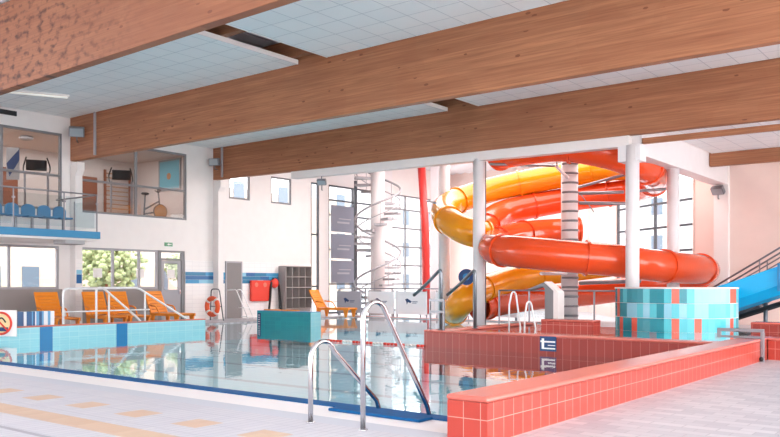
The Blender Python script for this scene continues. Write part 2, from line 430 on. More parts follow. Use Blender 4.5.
# gym behind the gallery windows
struct(MB().box(-28.2, XL-.15, 3, 19.2, 3.2, 3.5).build('floor', M['gym_floor']))
struct(MB().box(-28.2, XL-.15, 3, 19.2, 6.15, 6.3).build('ceiling', M['gym_wall']))
struct(MB().box(-28.2, -28.0, 3, 19.2, 3.5, 6.15).build('wall_back', M['gym_wall']))
struct(MB().box(-28.0, XL-.15, 19.05, 19.2, 3.5, 6.15).build('wall_end', M['gym_wall']))

# far walls
struct(MB().box(-24, 1, -7.2, -7, 0, 7.4).build('wall_near_blocker', M['white']))  # unseen wall behind the camera, added so light enters from the right
struct(MB().box(-8.4, 9, 27.1, 27.3, 0, 7.4).build('wall_far', M['pinkwall']))
struct(MB().box(XL, -15.5, 35, 35.2, 0, 7.4).build('wall_back', M['pinkwall']))
ang = math.atan2(.576, -.817); UL = 4.9
o = MB()
for a in wall_cells(0, UL, 0, 7.4, [(.02, UL-.3, .9, 5.3)]): o.box(a[0], a[1], -.1, .1, a[2], a[3])
struct(o.build('wall_right', M['pinkwall'], loc=(-8.4, 27.15, 0), rz=ang))
window((-8.4, 27.15, 0), ang, .02, UL-.3, .9, 5.3, mull=(2.2,), trans=(1.6, 2.45, 3.3, 4.15), fm='dark_frame', fw=.08)
ex, ey = -8.4-.817*UL, 27.15+.576*UL
L2 = math.hypot(-15.6-ex, 35-ey); a2 = math.atan2(35-ey, -15.6-ex)
struct(MB().box(0, L2, -.1, .1, 0, 7.4).build('wall_right', M['pinkwall'], loc=(ex, ey, 0), rz=a2))

# roof deck and ceilings
rf = MB()
n = 141
P = [((-24+i*.25), (7.0 if i % 2 else 7.08)) for i in range(n)]
for i in range(n-1):
    (xa, za), (xb, zb) = P[i], P[i+1]
    rf.prism([(xa, -7, za), (xb, -7, zb), (xb, -7, 7.3), (xa, -7, 7.3)], (0, 42.3, 0))  # deck extended unseen behind the camera to darken the foreground
struct(rf.build('ceiling', M['corr']))
def cpanel(x0, x1, y0, y1, z):
    o = MB().box(x0, x1, y0, y1, z, z+.04).build('ceiling', M['ctile']); struct(o)
    for e in ((x0-.02, x0, y0, y1), (x1, x1+.02, y0, y1)): MB().box(*e, z-.006, z+.1).build('edge_trim', M['white'], o)
    return o
cpanel(XL+.02, -13.4, 8.1, 13.55, 6.5); cpanel(-12.45, 8, 8.1, 13.55, 6.5)
cpanel(XL+.02, -12.97, 13.8, 19.22, 6.3); cpanel(-11.9, 8, 13.8, 19.22, 6.3)
cpanel(-7.2, 8, 19.62, 24.88, 5.22)
bnames = ['nearest laminated timber roof beam with dark water stains at upper left', 'second timber roof beam ending at the wall beside the gym window',
          'third timber roof beam running above the white lintel and columns', 'short stretch of timber roof beam at right edge beyond the white girder']
def beam(i, Y, xa, za, xb, zb, top, th=.2):
    o = MB().prism([(xa, Y, za), (xb, Y, zb), (xb, Y, top), (xa, Y, top)], (0, th, 0)).build('roof_beam', M['wood'], bevel=.012)
    return tag(o, bnames[i], 'beam')
beam(0, 7.9, XL, 5.16, 8, 5.44, 6.98); beam(1, 13.57, XL, 5.16, 8, 5.06, 6.98); beam(2, 19.24, XL, 5.15, 8, 4.84, 6.98); beam(3, 24.9, -7.3, 4.84, 8, 4.72, 6.98)
tag(MB().prism([(-7.35, 19.5, 4.78), (8, 19.5, 4.66), (8, 19.5, 4.78), (-7.35, 19.5, 4.92)], (0, .1, 0)).build('timber_batten', M['wood']), 'slim timber batten below the third roof beam, right of the capital', 'batten')
for i, Y in enumerate((9.3, 11.2, 13.25)):
    tag(MB().box(-15, -11.2, Y, Y+.16, 6.6, 6.99).build('purlin', M['wood']), ('timber purlin seen in the ceiling gap, %s' % ('nearest the camera', 'middle of the three', 'against the second roof beam')[i]), 'purlin', 'purlins in the ceiling gap')
struct(MB().prism([(-19.4, 19.3, 4.88), (-7.6, 19.3, 4.73), (-7.6, 19.3, 5.1), (-19.4, 19.3, 5.2)], (0, .3, 0)).build('trim_4', M['white']))
struct(MB().box(-7.78, -7.32, 19.5, 27.1, 4.5, 5.3).build('trim_5', M['column'], bevel=.01))
# pilasters with flared capitals on the left wall
for Y, lb in ((13.57, 'white wall pilaster with flared capital beside the gym windows'), (19.24, 'white wall pilaster with flared capital right of the gym windows')):
    t_ = thing('pilaster', lb, 'pilaster', (XL, Y, 0))
    MB().box(0, .3, 0, .24, 0, 4.7).build('shaft', M['white'], t_)
    MB().prism([(0, 0, 4.7), (.3, 0, 4.7), (.42, 0, 4.86), (.42, 0, 5.1), (0, 0, 5.1)], (0, .24, 0)).build('capital', M['white'], t_)
t_ = tag(MB().box(XL+.3, XL+.31, 13.6, 13.78, 0, 2.1).build('tile_cladding', M['white_tile']), 'pale tile facing on the pilaster between the loungers', 'tiles')
b = MB(); b.mi = 0; b.box(XL+.31, XL+.318, 13.6, 13.78, 1.32, 1.6); b.mi = 2; b.box(XL+.31, XL+.318, 13.6, 13.78, 1.61, 1.74)
b.build('mosaic_patch', M['mosaic'], t_)
struct(MB().box(-7.75, -7.3, 26.9, 27.1, 0, 5.4).build('trim_6', M['white']))

# round columns
def column(x, y, r, top, label, cap=None, base=0):
    t_ = thing('column', label, 'column', (x, y, base), 0, 'round white columns')
    MB().cyl(0, 0, 0, top-base, r, 40).build('shaft', M['column'], t_)
    if cap: MB().box(*cap).build('capital', M['column'], t_, bevel=.01)
    return t_
column(-7.54, 19.4, .168, 4.75, 'round white column rising behind the blue tiled tub, with square capital', (-.33, .24, -.12, .3, 4.35, 4.75))
column(-7.54, 22.4, .168, 4.5, 'round white column under the girder, in front of the slide hall window')
column(-12.04, 19.46, .172, 4.85, 'round white column beside the dark post, left of the red slides')
column(-15.1, 22.2, .19, 7.0, 'round white column overlapping the left tip of the yellow slide')
tag(MB().box(-13.07, -12.95, 21.25, 21.35, 0, 6.9).build('post', M['dark_frame']), 'slim dark post standing just right of a white column', 'post')

# ------------------------------------------------------------------ red tiled pool walls
def red_wall(name, label, boxes, z0, z1, cap=.05, over=.012, mats=('red_tile', 'red_plain')):
    t_ = thing(name, label, 'pool wall')
    b = MB()
    for a in boxes: b.box(*a, z0, z1-cap)
    b.build('tiled_face', M[mats[0]], t_)
    b = MB()
    for a in boxes: b.box(a[0]-over, a[1]+over, a[2]-over, a[3]+over, z1-cap, z1)
    b.build('coping', M[mats[1]], t_, bevel=.03 if cap > .03 else .004)
    return t_
red_wall('pool_wall', 'low red tiled wall running along the right side of the pool into the foreground', [(-3.77, -3.38, 5.59, 15.2)], -.6, .38)
red_wall('pool_wall', 'low red tiled wall crossing the right edge of the picture behind the steel frame', [(-3.36, 8, 14.8, 15.2)], 0, .375)
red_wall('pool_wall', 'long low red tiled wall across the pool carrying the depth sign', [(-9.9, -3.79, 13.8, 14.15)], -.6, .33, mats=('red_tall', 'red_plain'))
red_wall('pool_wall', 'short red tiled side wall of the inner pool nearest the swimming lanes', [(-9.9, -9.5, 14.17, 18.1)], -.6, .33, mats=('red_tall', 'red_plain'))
red_wall('pool_wall', 'raised red tiled wall between the fountain post and blue tiled tub', [(-8.55, -7.3, 16.5, 16.9)], .0, .5)
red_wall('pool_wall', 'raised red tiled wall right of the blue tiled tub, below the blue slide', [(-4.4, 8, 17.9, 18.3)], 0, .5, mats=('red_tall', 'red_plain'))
wv = MB(); q = [wv.bm.verts.new(p_) for p_ in ((-9.5, 14.15, .28), (-3.8, 14.15, .28), (-3.8, 18.1, .28), (-9.5, 18.1, .28))]; wv.face(q)
tag(wv.build('pool_water', M['water']), 'shallow water of the raised inner pool behind the red wall', 'water', kind='stuff')
struct(MB().box(-9.48, -3.8, 14.17, 18.1, -.5, .12).build('floor', M['red_plain']))
# blue tiled walls
t_ = red_wall('pool_wall', 'long pale blue tiled wall in front of the orange loungers', [(-18.6, -18.4, 5.5, 14.85)], -.6, .30, .03, .006, ('cyan_tile', 'trim_red'))
for yy in (8.0, 10.05, 12.12, 14.2):
    if yy < 13: MB().box(-18.4, -18.392, yy-.16, yy+.16, -.55, .27).build('lane_marker', M['mark_blue'], t_)
t_ = thing('starting_wall', 'short teal tiled block with pale end standing in the far pool', 'pool wall', (-18.3, 18.0, 0))
MB().box(-1.2, 1.2, -.15, .3, -.6, .42).build('body', M['teal_tile'], t_)
MB().box(1.2, 1.215, -.15, .3, -.6, .425).build('end_face', M['cyan_tile'], t_)
MB().box(-1.2, 1.2, -.15, .3, .42, .44).build('coping', M['mark_blue'], t_)
b = MB(); b.box(-1.16, -1.02, -.158, -.15, -.05, .36)
s_ = b.build('depth_scale', M['navy'], t_)
b = MB()
for k in range(5): b.box(-1.14, -1.06, -.162, -.158, .0+k*.07, .02+k*.07)
b.build('scale_marks', M['white'], s_)
tag(MB().box(-19.4, -17.9, 18.05, 18.2, .44, .475).build('timber_plank', M['orange'], bevel=.005), 'thin orange plank lying on the teal block', 'plank')

# ------------------------------------------------------------------ blue tiled tub
def tub():
    cx, cy, r = -6.16, 18.45, 1.33
    t_ = thing('tiled_tub', 'round tub wall clad in teal, pale blue and coral tiles', 'tub', (cx, cy, 0))
    b = MB(); N = 54; zs = (0, .14, .38, .82, 1.2)
    zs = (0, .26, .56, .88, 1.2)
    face_a = math.atan2(-cy, -cx)
    coral = [(-67, 3), (-67, 2), (-59, 1), (-37, 1), (-1, 3), (-1, 1), (21, 1), (59, 3), (59, 1), (-23, 0), (37, 0), (-59, 0), (-1, 0), (59, 0), (68, 3)]
    cells = {}
    for deg, row in coral: cells[(int(round(((deg) % 360)/360*N)) % N, row)] = 1
    rnd = random.Random(4)
    for k in range(N):
        a0 = face_a+2*math.pi*(k-.5)/N; a1 = face_a+2*math.pi*(k+.5)/N
        rel = ((k/N*360+180) % 360)-180
        for j in range(4):
            if (k, j) in cells: b.mi = 3
            else:
                if rel < -10: b.mi = rnd.choice((0, 0, 0, 0, 1)) if j != 2 else rnd.choice((0, 0, 1, 2))  # more teal at left: partly tile colour, partly the shaded side painted in
                else: b.mi = rnd.choice((1, 1, 2, 0)) if j != 2 else rnd.choice((1, 2, 2))
            P = [b.bm.verts.new((r*math.cos(a), r*math.sin(a), z_)) for a, z_ in ((a0, zs[j]+.004), (a1, zs[j]+.004), (a1, zs[j+1]-.004), (a0, zs[j+1]-.004))]
            b.face(P)
    b.build('tile_cladding', M['cyl'], t_)
    b = MB(); b.cyl(0, 0, 0, 1.195, r-.012, 72); b.build('core', M['white'], t_)
    MB().tube([(0, 0, 1.195), (0, 0, 1.225)], r+.01, 72).build('rim', M['white'], t_)
tub()

# ------------------------------------------------------------------ ladders and rails
t_ = thing('pool_ladder', 'polished steel pool ladder with two unequal handrails in the foreground', 'ladder', (-4.9, 5.44, 0))
def hand(x, apex, s=1):
    pts = [(x, 0, 0), (x, 0, apex-.32), (x, .02, apex-.16), (x, .09, apex-.04), (x, .2, apex), (x, .31, apex-.05), (x, .40, apex-.19), (x, .62 if apex < 1 else .6, apex-.19-(.2/.66)*(apex-.19) if apex < 1 else .62), (x, .97, .12), (x, 1.07, -.08), (x, 1.08, -.55)]
    return smooth_path(pts, 6)
def hand2(x, apex):
    pts = [(x, 0, 0), (x, 0, apex-.3)]
    for k in range(9):
        a = math.pi-(math.pi*.87)*k/8; pts.append((x, .17+.17*math.cos(a), apex-.17+.17*math.sin(a)))
    pts += [(x, .98, .1), (x, 1.06, -.1), (x, 1.08, -.55)]
    return pts
for xx, ap in ((-.31, .755), (.33, 1.14)):
    rl = MB().tube(bez_bend(hand2(xx, ap), .1, 4) if False else hand2(xx, ap), .0235, 16).build('handrail', M['steel'], t_)
    MB().cyl(xx, 0, 0, .012, .045, 24).build('foot_flange', M['steel'], rl)
for zz in (-.2, -.45): MB().box(-.3, .32, 1.05, 1.13, zz, zz+.02).build('tread', M['steel'], t_)
# inner pool ladder
t_ = thing('pool_ladder', 'small white ladder with two curved rails on the raised inner pool', 'ladder', (-9.1, 16.2, .12))
for xx, ap in ((-.12, 1.0), (.28, .78)):
    pts = [(xx, 0, 0), (xx, .02, ap-.3)]
    for k in range(7):
        a = math.pi-(math.pi*.9)*k/6; pts.append((xx+.05+.0*k, .13+.13*math.cos(a), ap-.13+.13*math.sin(a)))
    pts += [(xx+.12, .34, .1), (xx+.12, .36, 0)]
    MB().tube(pts, .02, 10).build('handrail', M['white_rail'], t_)
# steel frame across the right wall
t_ = thing('steel_frame', 'square brushed steel frame straddling the red wall corner', 'rail', (-3.35, 14.35, 0))
MB().box(-.72, .03, -.03, .03, .49, .545).box(-.72, -.66, -.03, .03, .385, .495).box(-.665, -.02, -.03, .03, .385, .42).build('bar', M['matt_steel'], t_, bevel=.006)
MB().box(-.025, .035, -.03, .03, 0, .49).build('leg', M['matt_steel'], t_, bevel=.006)
MB().ball((-.0, -.06, .05), .035, .035, .035).build('foot_knob', M['black'], t_)
# foreground-side rails on the red platform (stair rails)
def stair_rail(x, y, label):
    t_ = thing('stair_rail', label, 'rail', (x, y, .33))
    MB().tube(bez_bend([(0, 0, 0), (0, 0, 1.3), (-.45, .15, 1.0), (-.95, .32, .72)], .12), .036, 12).build('handrail', M['mid_steel'], t_)
    MB().cyl(0, 0, 0, .015, .07).build('foot_flange', M['dark_steel'], t_)
stair_rail(-9.6, 14.0, 'dark grey steel stair rail bent over left of the round column')
stair_rail(-9.32, 14.9, 'dark grey steel stair rail bent over at the round column')
t_ = thing('steel_frame', 'small steel gate frame at the left corner of the red wall', 'rail', (-9.8, 13.9, .33))
for a in ((-.03, .0), (.32, .35)): MB().box(a[0], a[1], -.02, .02, 0, .66).build('leg', M['matt_steel'], t_)
for z_ in (.36, .6): MB().box(0, .32, -.02, .02, z_, z_+.05).build('bar', M['matt_steel'], t_)
# round blue disc
t_ = thing('life_ring_cover', 'dark blue round disc hanging by the round white column', 'disc', (-12.36, 19.3, 1.5), R(20))
MB().tube([(0, -.03, 0), (0, .03, 0)], .23, 28).build('disc', M['navy'], t_)
MB().tube([(0, -.045, 0), (0, -.03, 0)], .1, 20).build('hub', M['mark_blue'], t_)
MB().tube([(0, .03, 0), (.25, .06, 0)], .02, 10).build('bracket', M['dark_steel'], t_)

# depth sign
t_ = thing('depth_sign', 'square dark blue sign with white ladder symbol on red wall', 'sign', (-7.0, 13.78, .165))
MB().box(-.17, .17, 0, .01, -.14, .14).build('plate', M['navy'], t_)
b = MB(); b.box(-.13, -.08, -.004, 0, -.1, .1).box(-.155, -.13, -.004, 0, .03, .06).box(-.08, .15, -.004, 0, .025, .055).box(-.08, .15, -.004, 0, -.1, -.075).box(.0, .15, -.004, 0, -.035, -.02)
b.build('symbol', M['white'], t_)
# lane rope
t_ = thing('lane_rope', 'short floating lane rope of red and white discs', 'rope', (-12.8, 13.75, -.02))
MB().tube([(0, 0, .01), (2.9, 0, .01)], .008, 6).build('line', M['white'], t_)
for k in range(29): MB().tube([(.05+k*.1, 0, .01), (.12+k*.1, 0, .01)], .026, 10).build('float', M['red'] if (k//3) % 3 != 2 else M['white'], t_)

# ------------------------------------------------------------------ balcony with seats
t_ = thing('balcony', 'blue edged gallery balcony with glass balustrade at upper left', 'balcony', (XL, 13.0, 2.8))
MB().box(0.0, 2.6, -8, 0, -.2, 0).build('slab', M['sky_blue'], t_, bevel=.006)
MB().box(0.05, 2.5, -7.9, -.05, -.26, -.2).build('soffit', M['white'], t_)
for yy in (-7.0, -5.5, -3.95, -2.5, -1.07, -.06):
    pz = MB().box(2.5, 2.53, yy-.012, yy+.012, 0, 1.05).build('post', M['matt_steel'], t_)
    MB().box(2.49, 2.54, yy-.04, yy+.04, .78, .83).build('clamp', M['matt_steel'], pz)
MB().box(1.3, 1.33, -.07, -.04, 0, .95).build('post', M['matt_steel'], t_)
MB().tube(bez_bend([(2.515, -8, 1.06), (2.515, -.055, 1.06), (.3, -.055, 1.06)], .02), .022, 10).build('handrail', M['matt_steel'], t_)
for a, b_ in ((-7.0, -5.5), (-5.5, -3.95), (-3.95, -2.5), (-2.5, -1.07), (-1.07, -.1)):
    MB().box(2.51, 2.52, a+.05, b_-.05, .1, .95).build('glass_panel', M['rail_glass'], t_)
MB().box(1.36, 2.46, -.06, -.05, .1, .9).build('glass_panel', M['rail_glass'], t_)
tag(MB().box(XL+2.0, XL+2.62, 11.9, 12.5, 2.42, 2.535).build('balcony_lamp', M['facade'], bevel=.01), 'small pale box light under the balcony edge', 'light')
tag(MB().box(XL+.01, XL+.9, 5.2, 13.2-.2, 2.8, 3.08).build('seat_plinth', M['white']), 'white plinth along the wall behind the blue balcony seats', 'plinth')
seat = thing('spectator_seat', 'blue plastic spectator seat nearest the balcony corner', 'seat', (-22.1, 12.6, 2.8), 0, 'blue balcony seats')
MB().box(-.2, .2, -.2, .2, .4, .45).build('seat_pan', M['seat_blue'], seat, bevel=.02)
b = MB(); pts = []
for k in range(9):
    a = math.pi*k/8; pts.append((-.2, .2*math.cos(a), .66+.14*math.sin(a)))
b.prism([(-.2, -.2, .45)]+[(-.2, .2, .45)]+pts, (-.05, 0, 0)); b.build('backrest', M['seat_blue'], seat, bevel=.01)
MB().box(-.03, .03, -.03, .03, 0, .4).build('leg', M['matt_steel'], seat)
for k, lb in enumerate(('second blue plastic spectator seat from the balcony corner', 'third blue plastic spectator seat from the balcony corner', 'fourth blue plastic spectator seat from the balcony corner', 'blue plastic spectator seat cut by the left picture edge')):
    dup(seat, (-22.1, 12.6-.475*(k+1), 2.8), 0, lb)

# ------------------------------------------------------------------ loungers
lg = thing('sun_lounger', 'orange plastic lounger standing left of the pilaster', 'lounger', (-21.6, 12.05, 0), R(-10), 'orange poolside loungers')
b = MB()
for k in range(9): b.box(-.35+k*.16, -.35+k*.16+.13, -.3, .3, .33, .36)
b.box(-.4, 1.1, -.33, -.27, .28, .37).box(-.4, 1.1, .27, .33, .28, .37)
b.build('seat', M['orange'], lg, bevel=.008)
mt = Matrix.Translation((-.35, 0, .36)) @ Matrix.Rotation(R(-29), 4, 'Y')
b = MB()
for k in range(7): b.box(-.02, .015, -.29, .29, .02+k*.108, .115+k*.108, mt)
b.box(-.035, .02, -.33, -.27, 0, .79, mt).box(-.035, .02, .27, .33, 0, .79, mt).box(-.035, .02, -.33, .33, .75, .8, mt)
b.build('backrest', M['orange'], lg, bevel=.008)
for sx, sy in ((-.3, -1), (-.3, 1), (.95, -1), (.95, 1)):
    MB().prism([(sx-.1, sy*.27, .28), (sx+.1, sy*.27, .28), (sx+.04, sy*.27, 0), (sx-.04, sy*.27, 0)], (0, sy*.05, 0)).build('leg', M['orange'], lg)
for sy in (-1, 1):
    MB().tube(bez_bend([(-.42, sy*.32, .62), (-.05, sy*.34, .58), (.1, sy*.33, .37)], .08), .025, 8).build('armrest', M['orange'], lg)
dup(lg, (-21.6, 13.55, 0), R(-10), 'orange plastic lounger right of the pilaster, at the first white handrail')
dup(lg, (-21.6, 14.35, 0), R(-10), 'orange plastic lounger below the middle of the reflecting window')
dup(lg, (-21.75, 15.95, 0), R(0), 'orange plastic lounger in front of the glazed door, feet to the right')
dup(lg, (-21.45, 23.45, 0), R(10), 'orange plastic lounger on the far deck beside the grey lockers')

# white handrails behind the blue wall
t_ = thing('handrail', 'white double handrail with post in front of the first lounger', 'rail', (-19.3, 11.0, 0))
MB().tube(bez_bend([(0, 0, 0), (0, 0, 1.18), (0, 1.15, 1.18)], .15), .03, 12).build('tube', M['white_rail'], t_)
MB().tube([(0, 0, .58), (0, 2.6, .58)], .02, 10).build('mid_rail', M['white_rail'], t_)
t_ = thing('handrail', 'white handrail sloping down beside the second and third loungers', 'rail', (-19.4, 12.0, 0))
MB().tube(bez_bend([(0, 0, 0), (0, 0, 1.2), (0, .2, 1.2), (0, 1.3, .33), (0, 1.5, 0.1)], .14), .03, 12).build('tube', M['white_rail'], t_)
MB().cyl(0, .38, 0, 1.05, .026, 12).build('post', M['white_rail'], t_)
t_ = thing('handrail', 'white handrail sloping down in front of the glazed door', 'rail', (-19.4, 13.3, 0))
MB().tube(bez_bend([(0, -1.1, 1.19), (0, 0, 1.19), (0, 1.64, .28), (0, 2.0, .05)], .12), .03, 12).build('tube', M['white_rail'], t_)
MB().cyl(0, .22, 0, 1.07, .026, 12).build('post', M['white_rail'], t_)

# striped box and no-diving sign
b = MB(); random.seed(3); xx = 0
while xx < .8:
    wd = random.choice((.03, .05, .07)); b.mi = random.choice((0, 0, 1, 1, 2)); b.box(-.12, .12, xx, min(xx+wd, .8), 0, .34); xx += wd
tag(b.build('striped_box', M['stripes'], loc=(-18.72, 9.57, .3)), 'long box with blue and white upright stripes on the pale blue wall', 'box')
t_ = thing('prohibition_sign', 'square no diving sign with red ring at the left edge', 'sign', (-18.28, 8.93, .12), R(34))
MB().box(-.36, .34, 0, .02, -.02, .58).build('board', M['white'], t_)
MB().torus((-.03, -.006, .28), .245, .026, 'y', 40, 8).build('ring', M['red'], t_)
MB().tube([(-.03, -.004, .28), (-.03, -.001, .28)], .235, 32).build('disc', mat('sign_cream', (240, 214, 160), .5), t_)
MB().tube([(-.2, -.012, .45), (.14, -.012, .11)], .02, 8).build('slash', M['red'], t_)
MB().box(-.2, .14, -.01, -.004, .1, .19).build('water_symbol', M['navy'], t_)
MB().tube(smooth_path([(-.1, -.012, .32), (-.03, -.012, .4), (.03, -.012, .38), (.09, -.012, .3)], 4), .016, 8).build('diver_symbol', M['black'], t_)

# ------------------------------------------------------------------ items along the left wall
t_ = thing('lifebuoy_stand', 'steel hoop stand beside the pilaster holding the lifebuoy', 'stand', (-22.5, 18.55, 0))
MB().tube(bez_bend([(-.36, .12, 0), (-.22, .05, 1.12), (.22, .05, 1.12), (.36, .12, 0)], .12), .02, 10).build('hoop', M['dark_steel'], t_)
MB().tube([(-.3, .06, .5), (.3, .06, .5)], .014, 8).build('crossbar', M['dark_steel'], t_)
t_ = thing('lifebuoy', 'orange lifebuoy with white bands on the hoop stand', 'lifebuoy', (-22.5, 18.52, .5))
MB().torus((0, -.05, 0), .29, .085, 'y', 36, 12).build('ring', M['buoy'], t_)
for k in range(4):
    a = R(45+90*k); c_ = Vector((.29*math.cos(a), -.05, .29*math.sin(a))); dr = Vector((-math.sin(a), 0, math.cos(a)))*.04
    MB().tube([c_-dr, c_+dr], .09, 12).build('band', M['white'], t_)
t_ = thing('step_frame', 'white tubular step frame leaning by the grey door', 'frame', (-22.6, 19.5, 0))
MB().tube(bez_bend([(-.05, -.2, 1.08), (.3, -.1, 1.1), (.5, .3, 0.02)], .08), .02, 8).build('tube', M['white_rail'], t_)
MB().tube(bez_bend([(-.05, .25, 1.08), (.0, .4, 1.1), (.3, .75, .02)], .08), .02, 8).build('tube', M['white_rail'], t_)
MB().box(.2, .5, .1, .45, .42, .45).build('step', M['white_rail'], t_); MB().box(.25, .55, .2, .62, .1, .13).build('step', M['white_rail'], t_)
# red cover
t_ = thing('red_cover', 'red vinyl cover with two pale round marks on the tiled wall', 'cover', (XL+.03, 21.5, .63))
MB().box(0, .12, -.5, .5, 0, .81).build('body', M['red'], t_, bevel=.03)
for yy in (-.25, .2): MB().tube([(.12, yy, .64), (.13, yy, .64)], .09, 16).build('round_mark', M['trim_red'], t_)
t_ = thing('rescue_sling', 'red headed hanging sling with two black straps beside red cover', 'sling', (XL+.16, 22.2, .25))
MB().ball((0, 0, 1.08), .12, .2, .2).build('head', M['red'], t_)
for s_ in (-1, 1): MB().tube(smooth_path([(0, s_*.05, 1.28), (.02, s_*.2, 1.0), (.03, s_*.26, .5), (.02, s_*.32, 0)], 5), .045, 8).build('strap', M['black'], t_)
# lockers
t_ = thing('locker_unit', 'grey open locker unit with square cells beside the lounger', 'lockers', (XL+.02, 22.55, 0))
M['locker'] = mat('locker_grey', (168, 160, 158), .6)
MB().box(0, .03, 0, 1.5, .3, 2.02).box(0.03, .42, 0, .03, .3, 2.02).box(.03, .42, 1.47, 1.5, .3, 2.02).build('carcass', M['locker'], t_)
for k in range(5): MB().box(.03, .42, .03, 1.47, .3+k*.425, .325+k*.425 if k < 4 else 2.03).build('shelf', M['locker'], t_)
for k in range(1, 4): MB().box(.03, .415, k*.37, k*.37+.02, .325, 2.0).build('divider', M['locker'], t_)
MB().box(.05, .38, .05, 1.45, 0, .3).build('plinth', M['grey_panel'], t_)
# exit sign, vents
t_ = thing('exit_sign', 'small green exit sign above the glazed door', 'sign', (XL, 17.25, 2.62))
MB().box(0, .03, -.15, .17, 0, .13).build('plate', M['green'], t_)
MB().prism([(.031, -.06, .065), (.031, .02, .11), (.031, .02, .02)], (.003, 0, 0)).box(.031, .034, .02, .12, .05, .08).build('arrow', M['white'], t_)
tag(MB().box(XL, XL+.04, 11.35, 11.85, 6.28, 6.42).build('vent_grille', M['black']), 'black slot vent on the wall above the gym window', 'vent')

# floodlights
def flood(loc, rz, label, tilt=25, s=1.0, arm=.3):
    t_ = thing('floodlight', label, 'floodlight', loc, rz, 'wall floodlights')
    mt = Matrix.Rotation(R(tilt), 4, 'Y') @ Matrix.Scale(s, 4)
    h = MB().box(-.12, .05, -.22, .22, -.15, .15, mt).build('housing', M['lampgrey'], t_, bevel=.02)
    MB().box(.05, .065, -.19, .19, -.12, .12, mt).build('lens', M['lampglass'], h)
    MB().tube(bez_bend([(-arm, 0, -.25), (-.04, 0, -.25), (-.04, 0, 0)], .05), .018, 8).build('bracket', M['lampgrey'], t_)
    return t_
flood((XL+.75, 13.35, 5.95), R(-35), 'floodlight on a bracket before the stained left end of second beam', 25, 1.0, .5)
flood((XL+.35, 19.0, 5.75), R(-70), 'floodlight on the pilaster at the left end of third beam', 10, .9)
fl_ = flood((-18.1, 19.42, 4.66), R(-60), 'small floodlight hung under the left end of the white lintel', 40, .7, .1)
MB().cyl(0, 0, 0, .21, .02, 10).build('stem', M['lampgrey'], fl_)
flood((-7.6, 26.8, 4.3), R(-100), 'floodlight on the blush wall above the open red tube end', 40, .9, .1)
for Y, xx, lb in ((13.5, XL+1.45, 'white vertical cable duct on second beam near the wall'), (19.17, XL+.55, 'white vertical cable duct on third beam near the wall')):
    tag(MB().box(xx-.03, xx+.03, Y, Y+.06, 5.2, 6.3 if Y > 15 else 6.5).build('cable_duct', M['light_frame']), lb, 'duct')
t_ = thing('ceiling_light', 'long slim fluorescent batten on the tiled ceiling at upper left', 'ceiling light', (-21.0, 11.0, 6.5), R(63))
MB().box(-1.0, 1.0, -.07, .07, -.05, 0).build('housing', M['white'], t_)
MB().tube([(-.95, 0, -.07), (.95, 0, -.07)], .03, 10).build('tube', M['lamp'], t_)

# ------------------------------------------------------------------ gym equipment
tm = thing('treadmill', 'treadmill with black console behind the second gallery window', 'treadmill', (-24.1, 15.85, 3.5), R(240), 'gym treadmills')
MB().box(-.35, .35, -1.6, 0, .08, .22).build('deck', M['lampgrey'], tm, bevel=.02)
MB().box(-.25, .25, -1.55, -.1, .22, .235).build('belt', M['black'], tm)
for s_ in (-1, 1):
    MB().tube([(s_*.33, 0, .1), (s_*.33, .12, 1.3)], .035, 8).build('upright', M['light_frame'], tm)
    MB().tube(smooth_path([(s_*.33, .1, 1.25), (s_*.38, -.15, 1.35), (s_*.38, -.35, 1.55), (s_*.3, -.22, 1.8)], 5), .022, 8).build('handle', M['black'], tm)
MB().box(-.3, .3, 0, .12, 1.35, 1.68).build('console', M['black'], tm, bevel=.03)
MB().box(-.33, .33, -.3, 0, .02, .08).build('foot', M['black'], tm)
MB().box(-.33, .33, -1.55, -1.3, .0, .08).build('foot', M['black'], tm)
dup(tm, (-24.2, 12.9, 3.5), R(240), 'treadmill with black console behind the first gallery window')
bk = thing('exercise_bike', 'exercise bike with pale round flywheel behind the second gallery window', 'exercise bike', (-24.5, 17.3, 3.5), R(80))
MB().tube([(.38, -.03, .42), (.38, .03, .42)], .24, 28).build('flywheel', M['tan'], bk)
MB().torus((.38, 0, .42), .25, .025, 'y').build('wheel_rim', M['lampgrey'], bk)
b = MB()
for a, c_ in (((.38, 0, .42), (.3, 0, 1.1)), ((.34, 0, .8), (-.25, 0, .45)), ((-.25, 0, .06), (-.2, 0, 1.0)), ((-.25, 0, .3), (.38, 0, .42)), ((-.45, -.25, .03), (-.45, .25, .03)), ((.55, -.25, .03), (.55, .25, .03)), ((-.45, 0, .03), (.55, 0, .03))): b.tube([a, c_], .03, 8)
b.build('frame', M['lampgrey'], bk)
MB().tube(bez_bend([(.3, -.25, 1.2), (.3, 0, 1.1), (.3, .25, 1.2)], .05), .022, 8).build('handlebar', M['black'], bk)
MB().ball((-.2, 0, 1.03), .15, .1, .05).build('saddle', M['black'], bk)
MB().box(.3, .36, -.1, .1, 1.15, 1.3).build('console', M['black'], bk)
t_ = thing('wall_picture', 'blue sea-toned picture with orange spot on the gym end wall', 'picture', (-25.7, 19.03, 5.0))
MB().box(-.68, .68, -.03, 0, -.1, 1.1).build('frame', M['lampglass'], t_)
MB().box(-.6, .6, -.035, -.03, -.03, 1.03).build('canvas', M['skyart'], t_)
MB().tube([(-.02, -.04, .45), (-.02, -.036, .45)], .13, 12).build('spot', M['tan'], t_)
t_ = thing('wall_bars', 'wooden climbing bars on the gym back wall', 'wall bars', (-27.95, 18.2, 3.55))
for yy in (-.55, .55): MB().box(0, .06, yy-.04, yy+.04, 0, 2.2).build('side_post', M['brown'], t_)
for k in range(12): MB().tube([(.04, -.52, .2+k*.17), (.04, .52, .2+k*.17)], .02, 8).build('rung', M['tan'], t_)
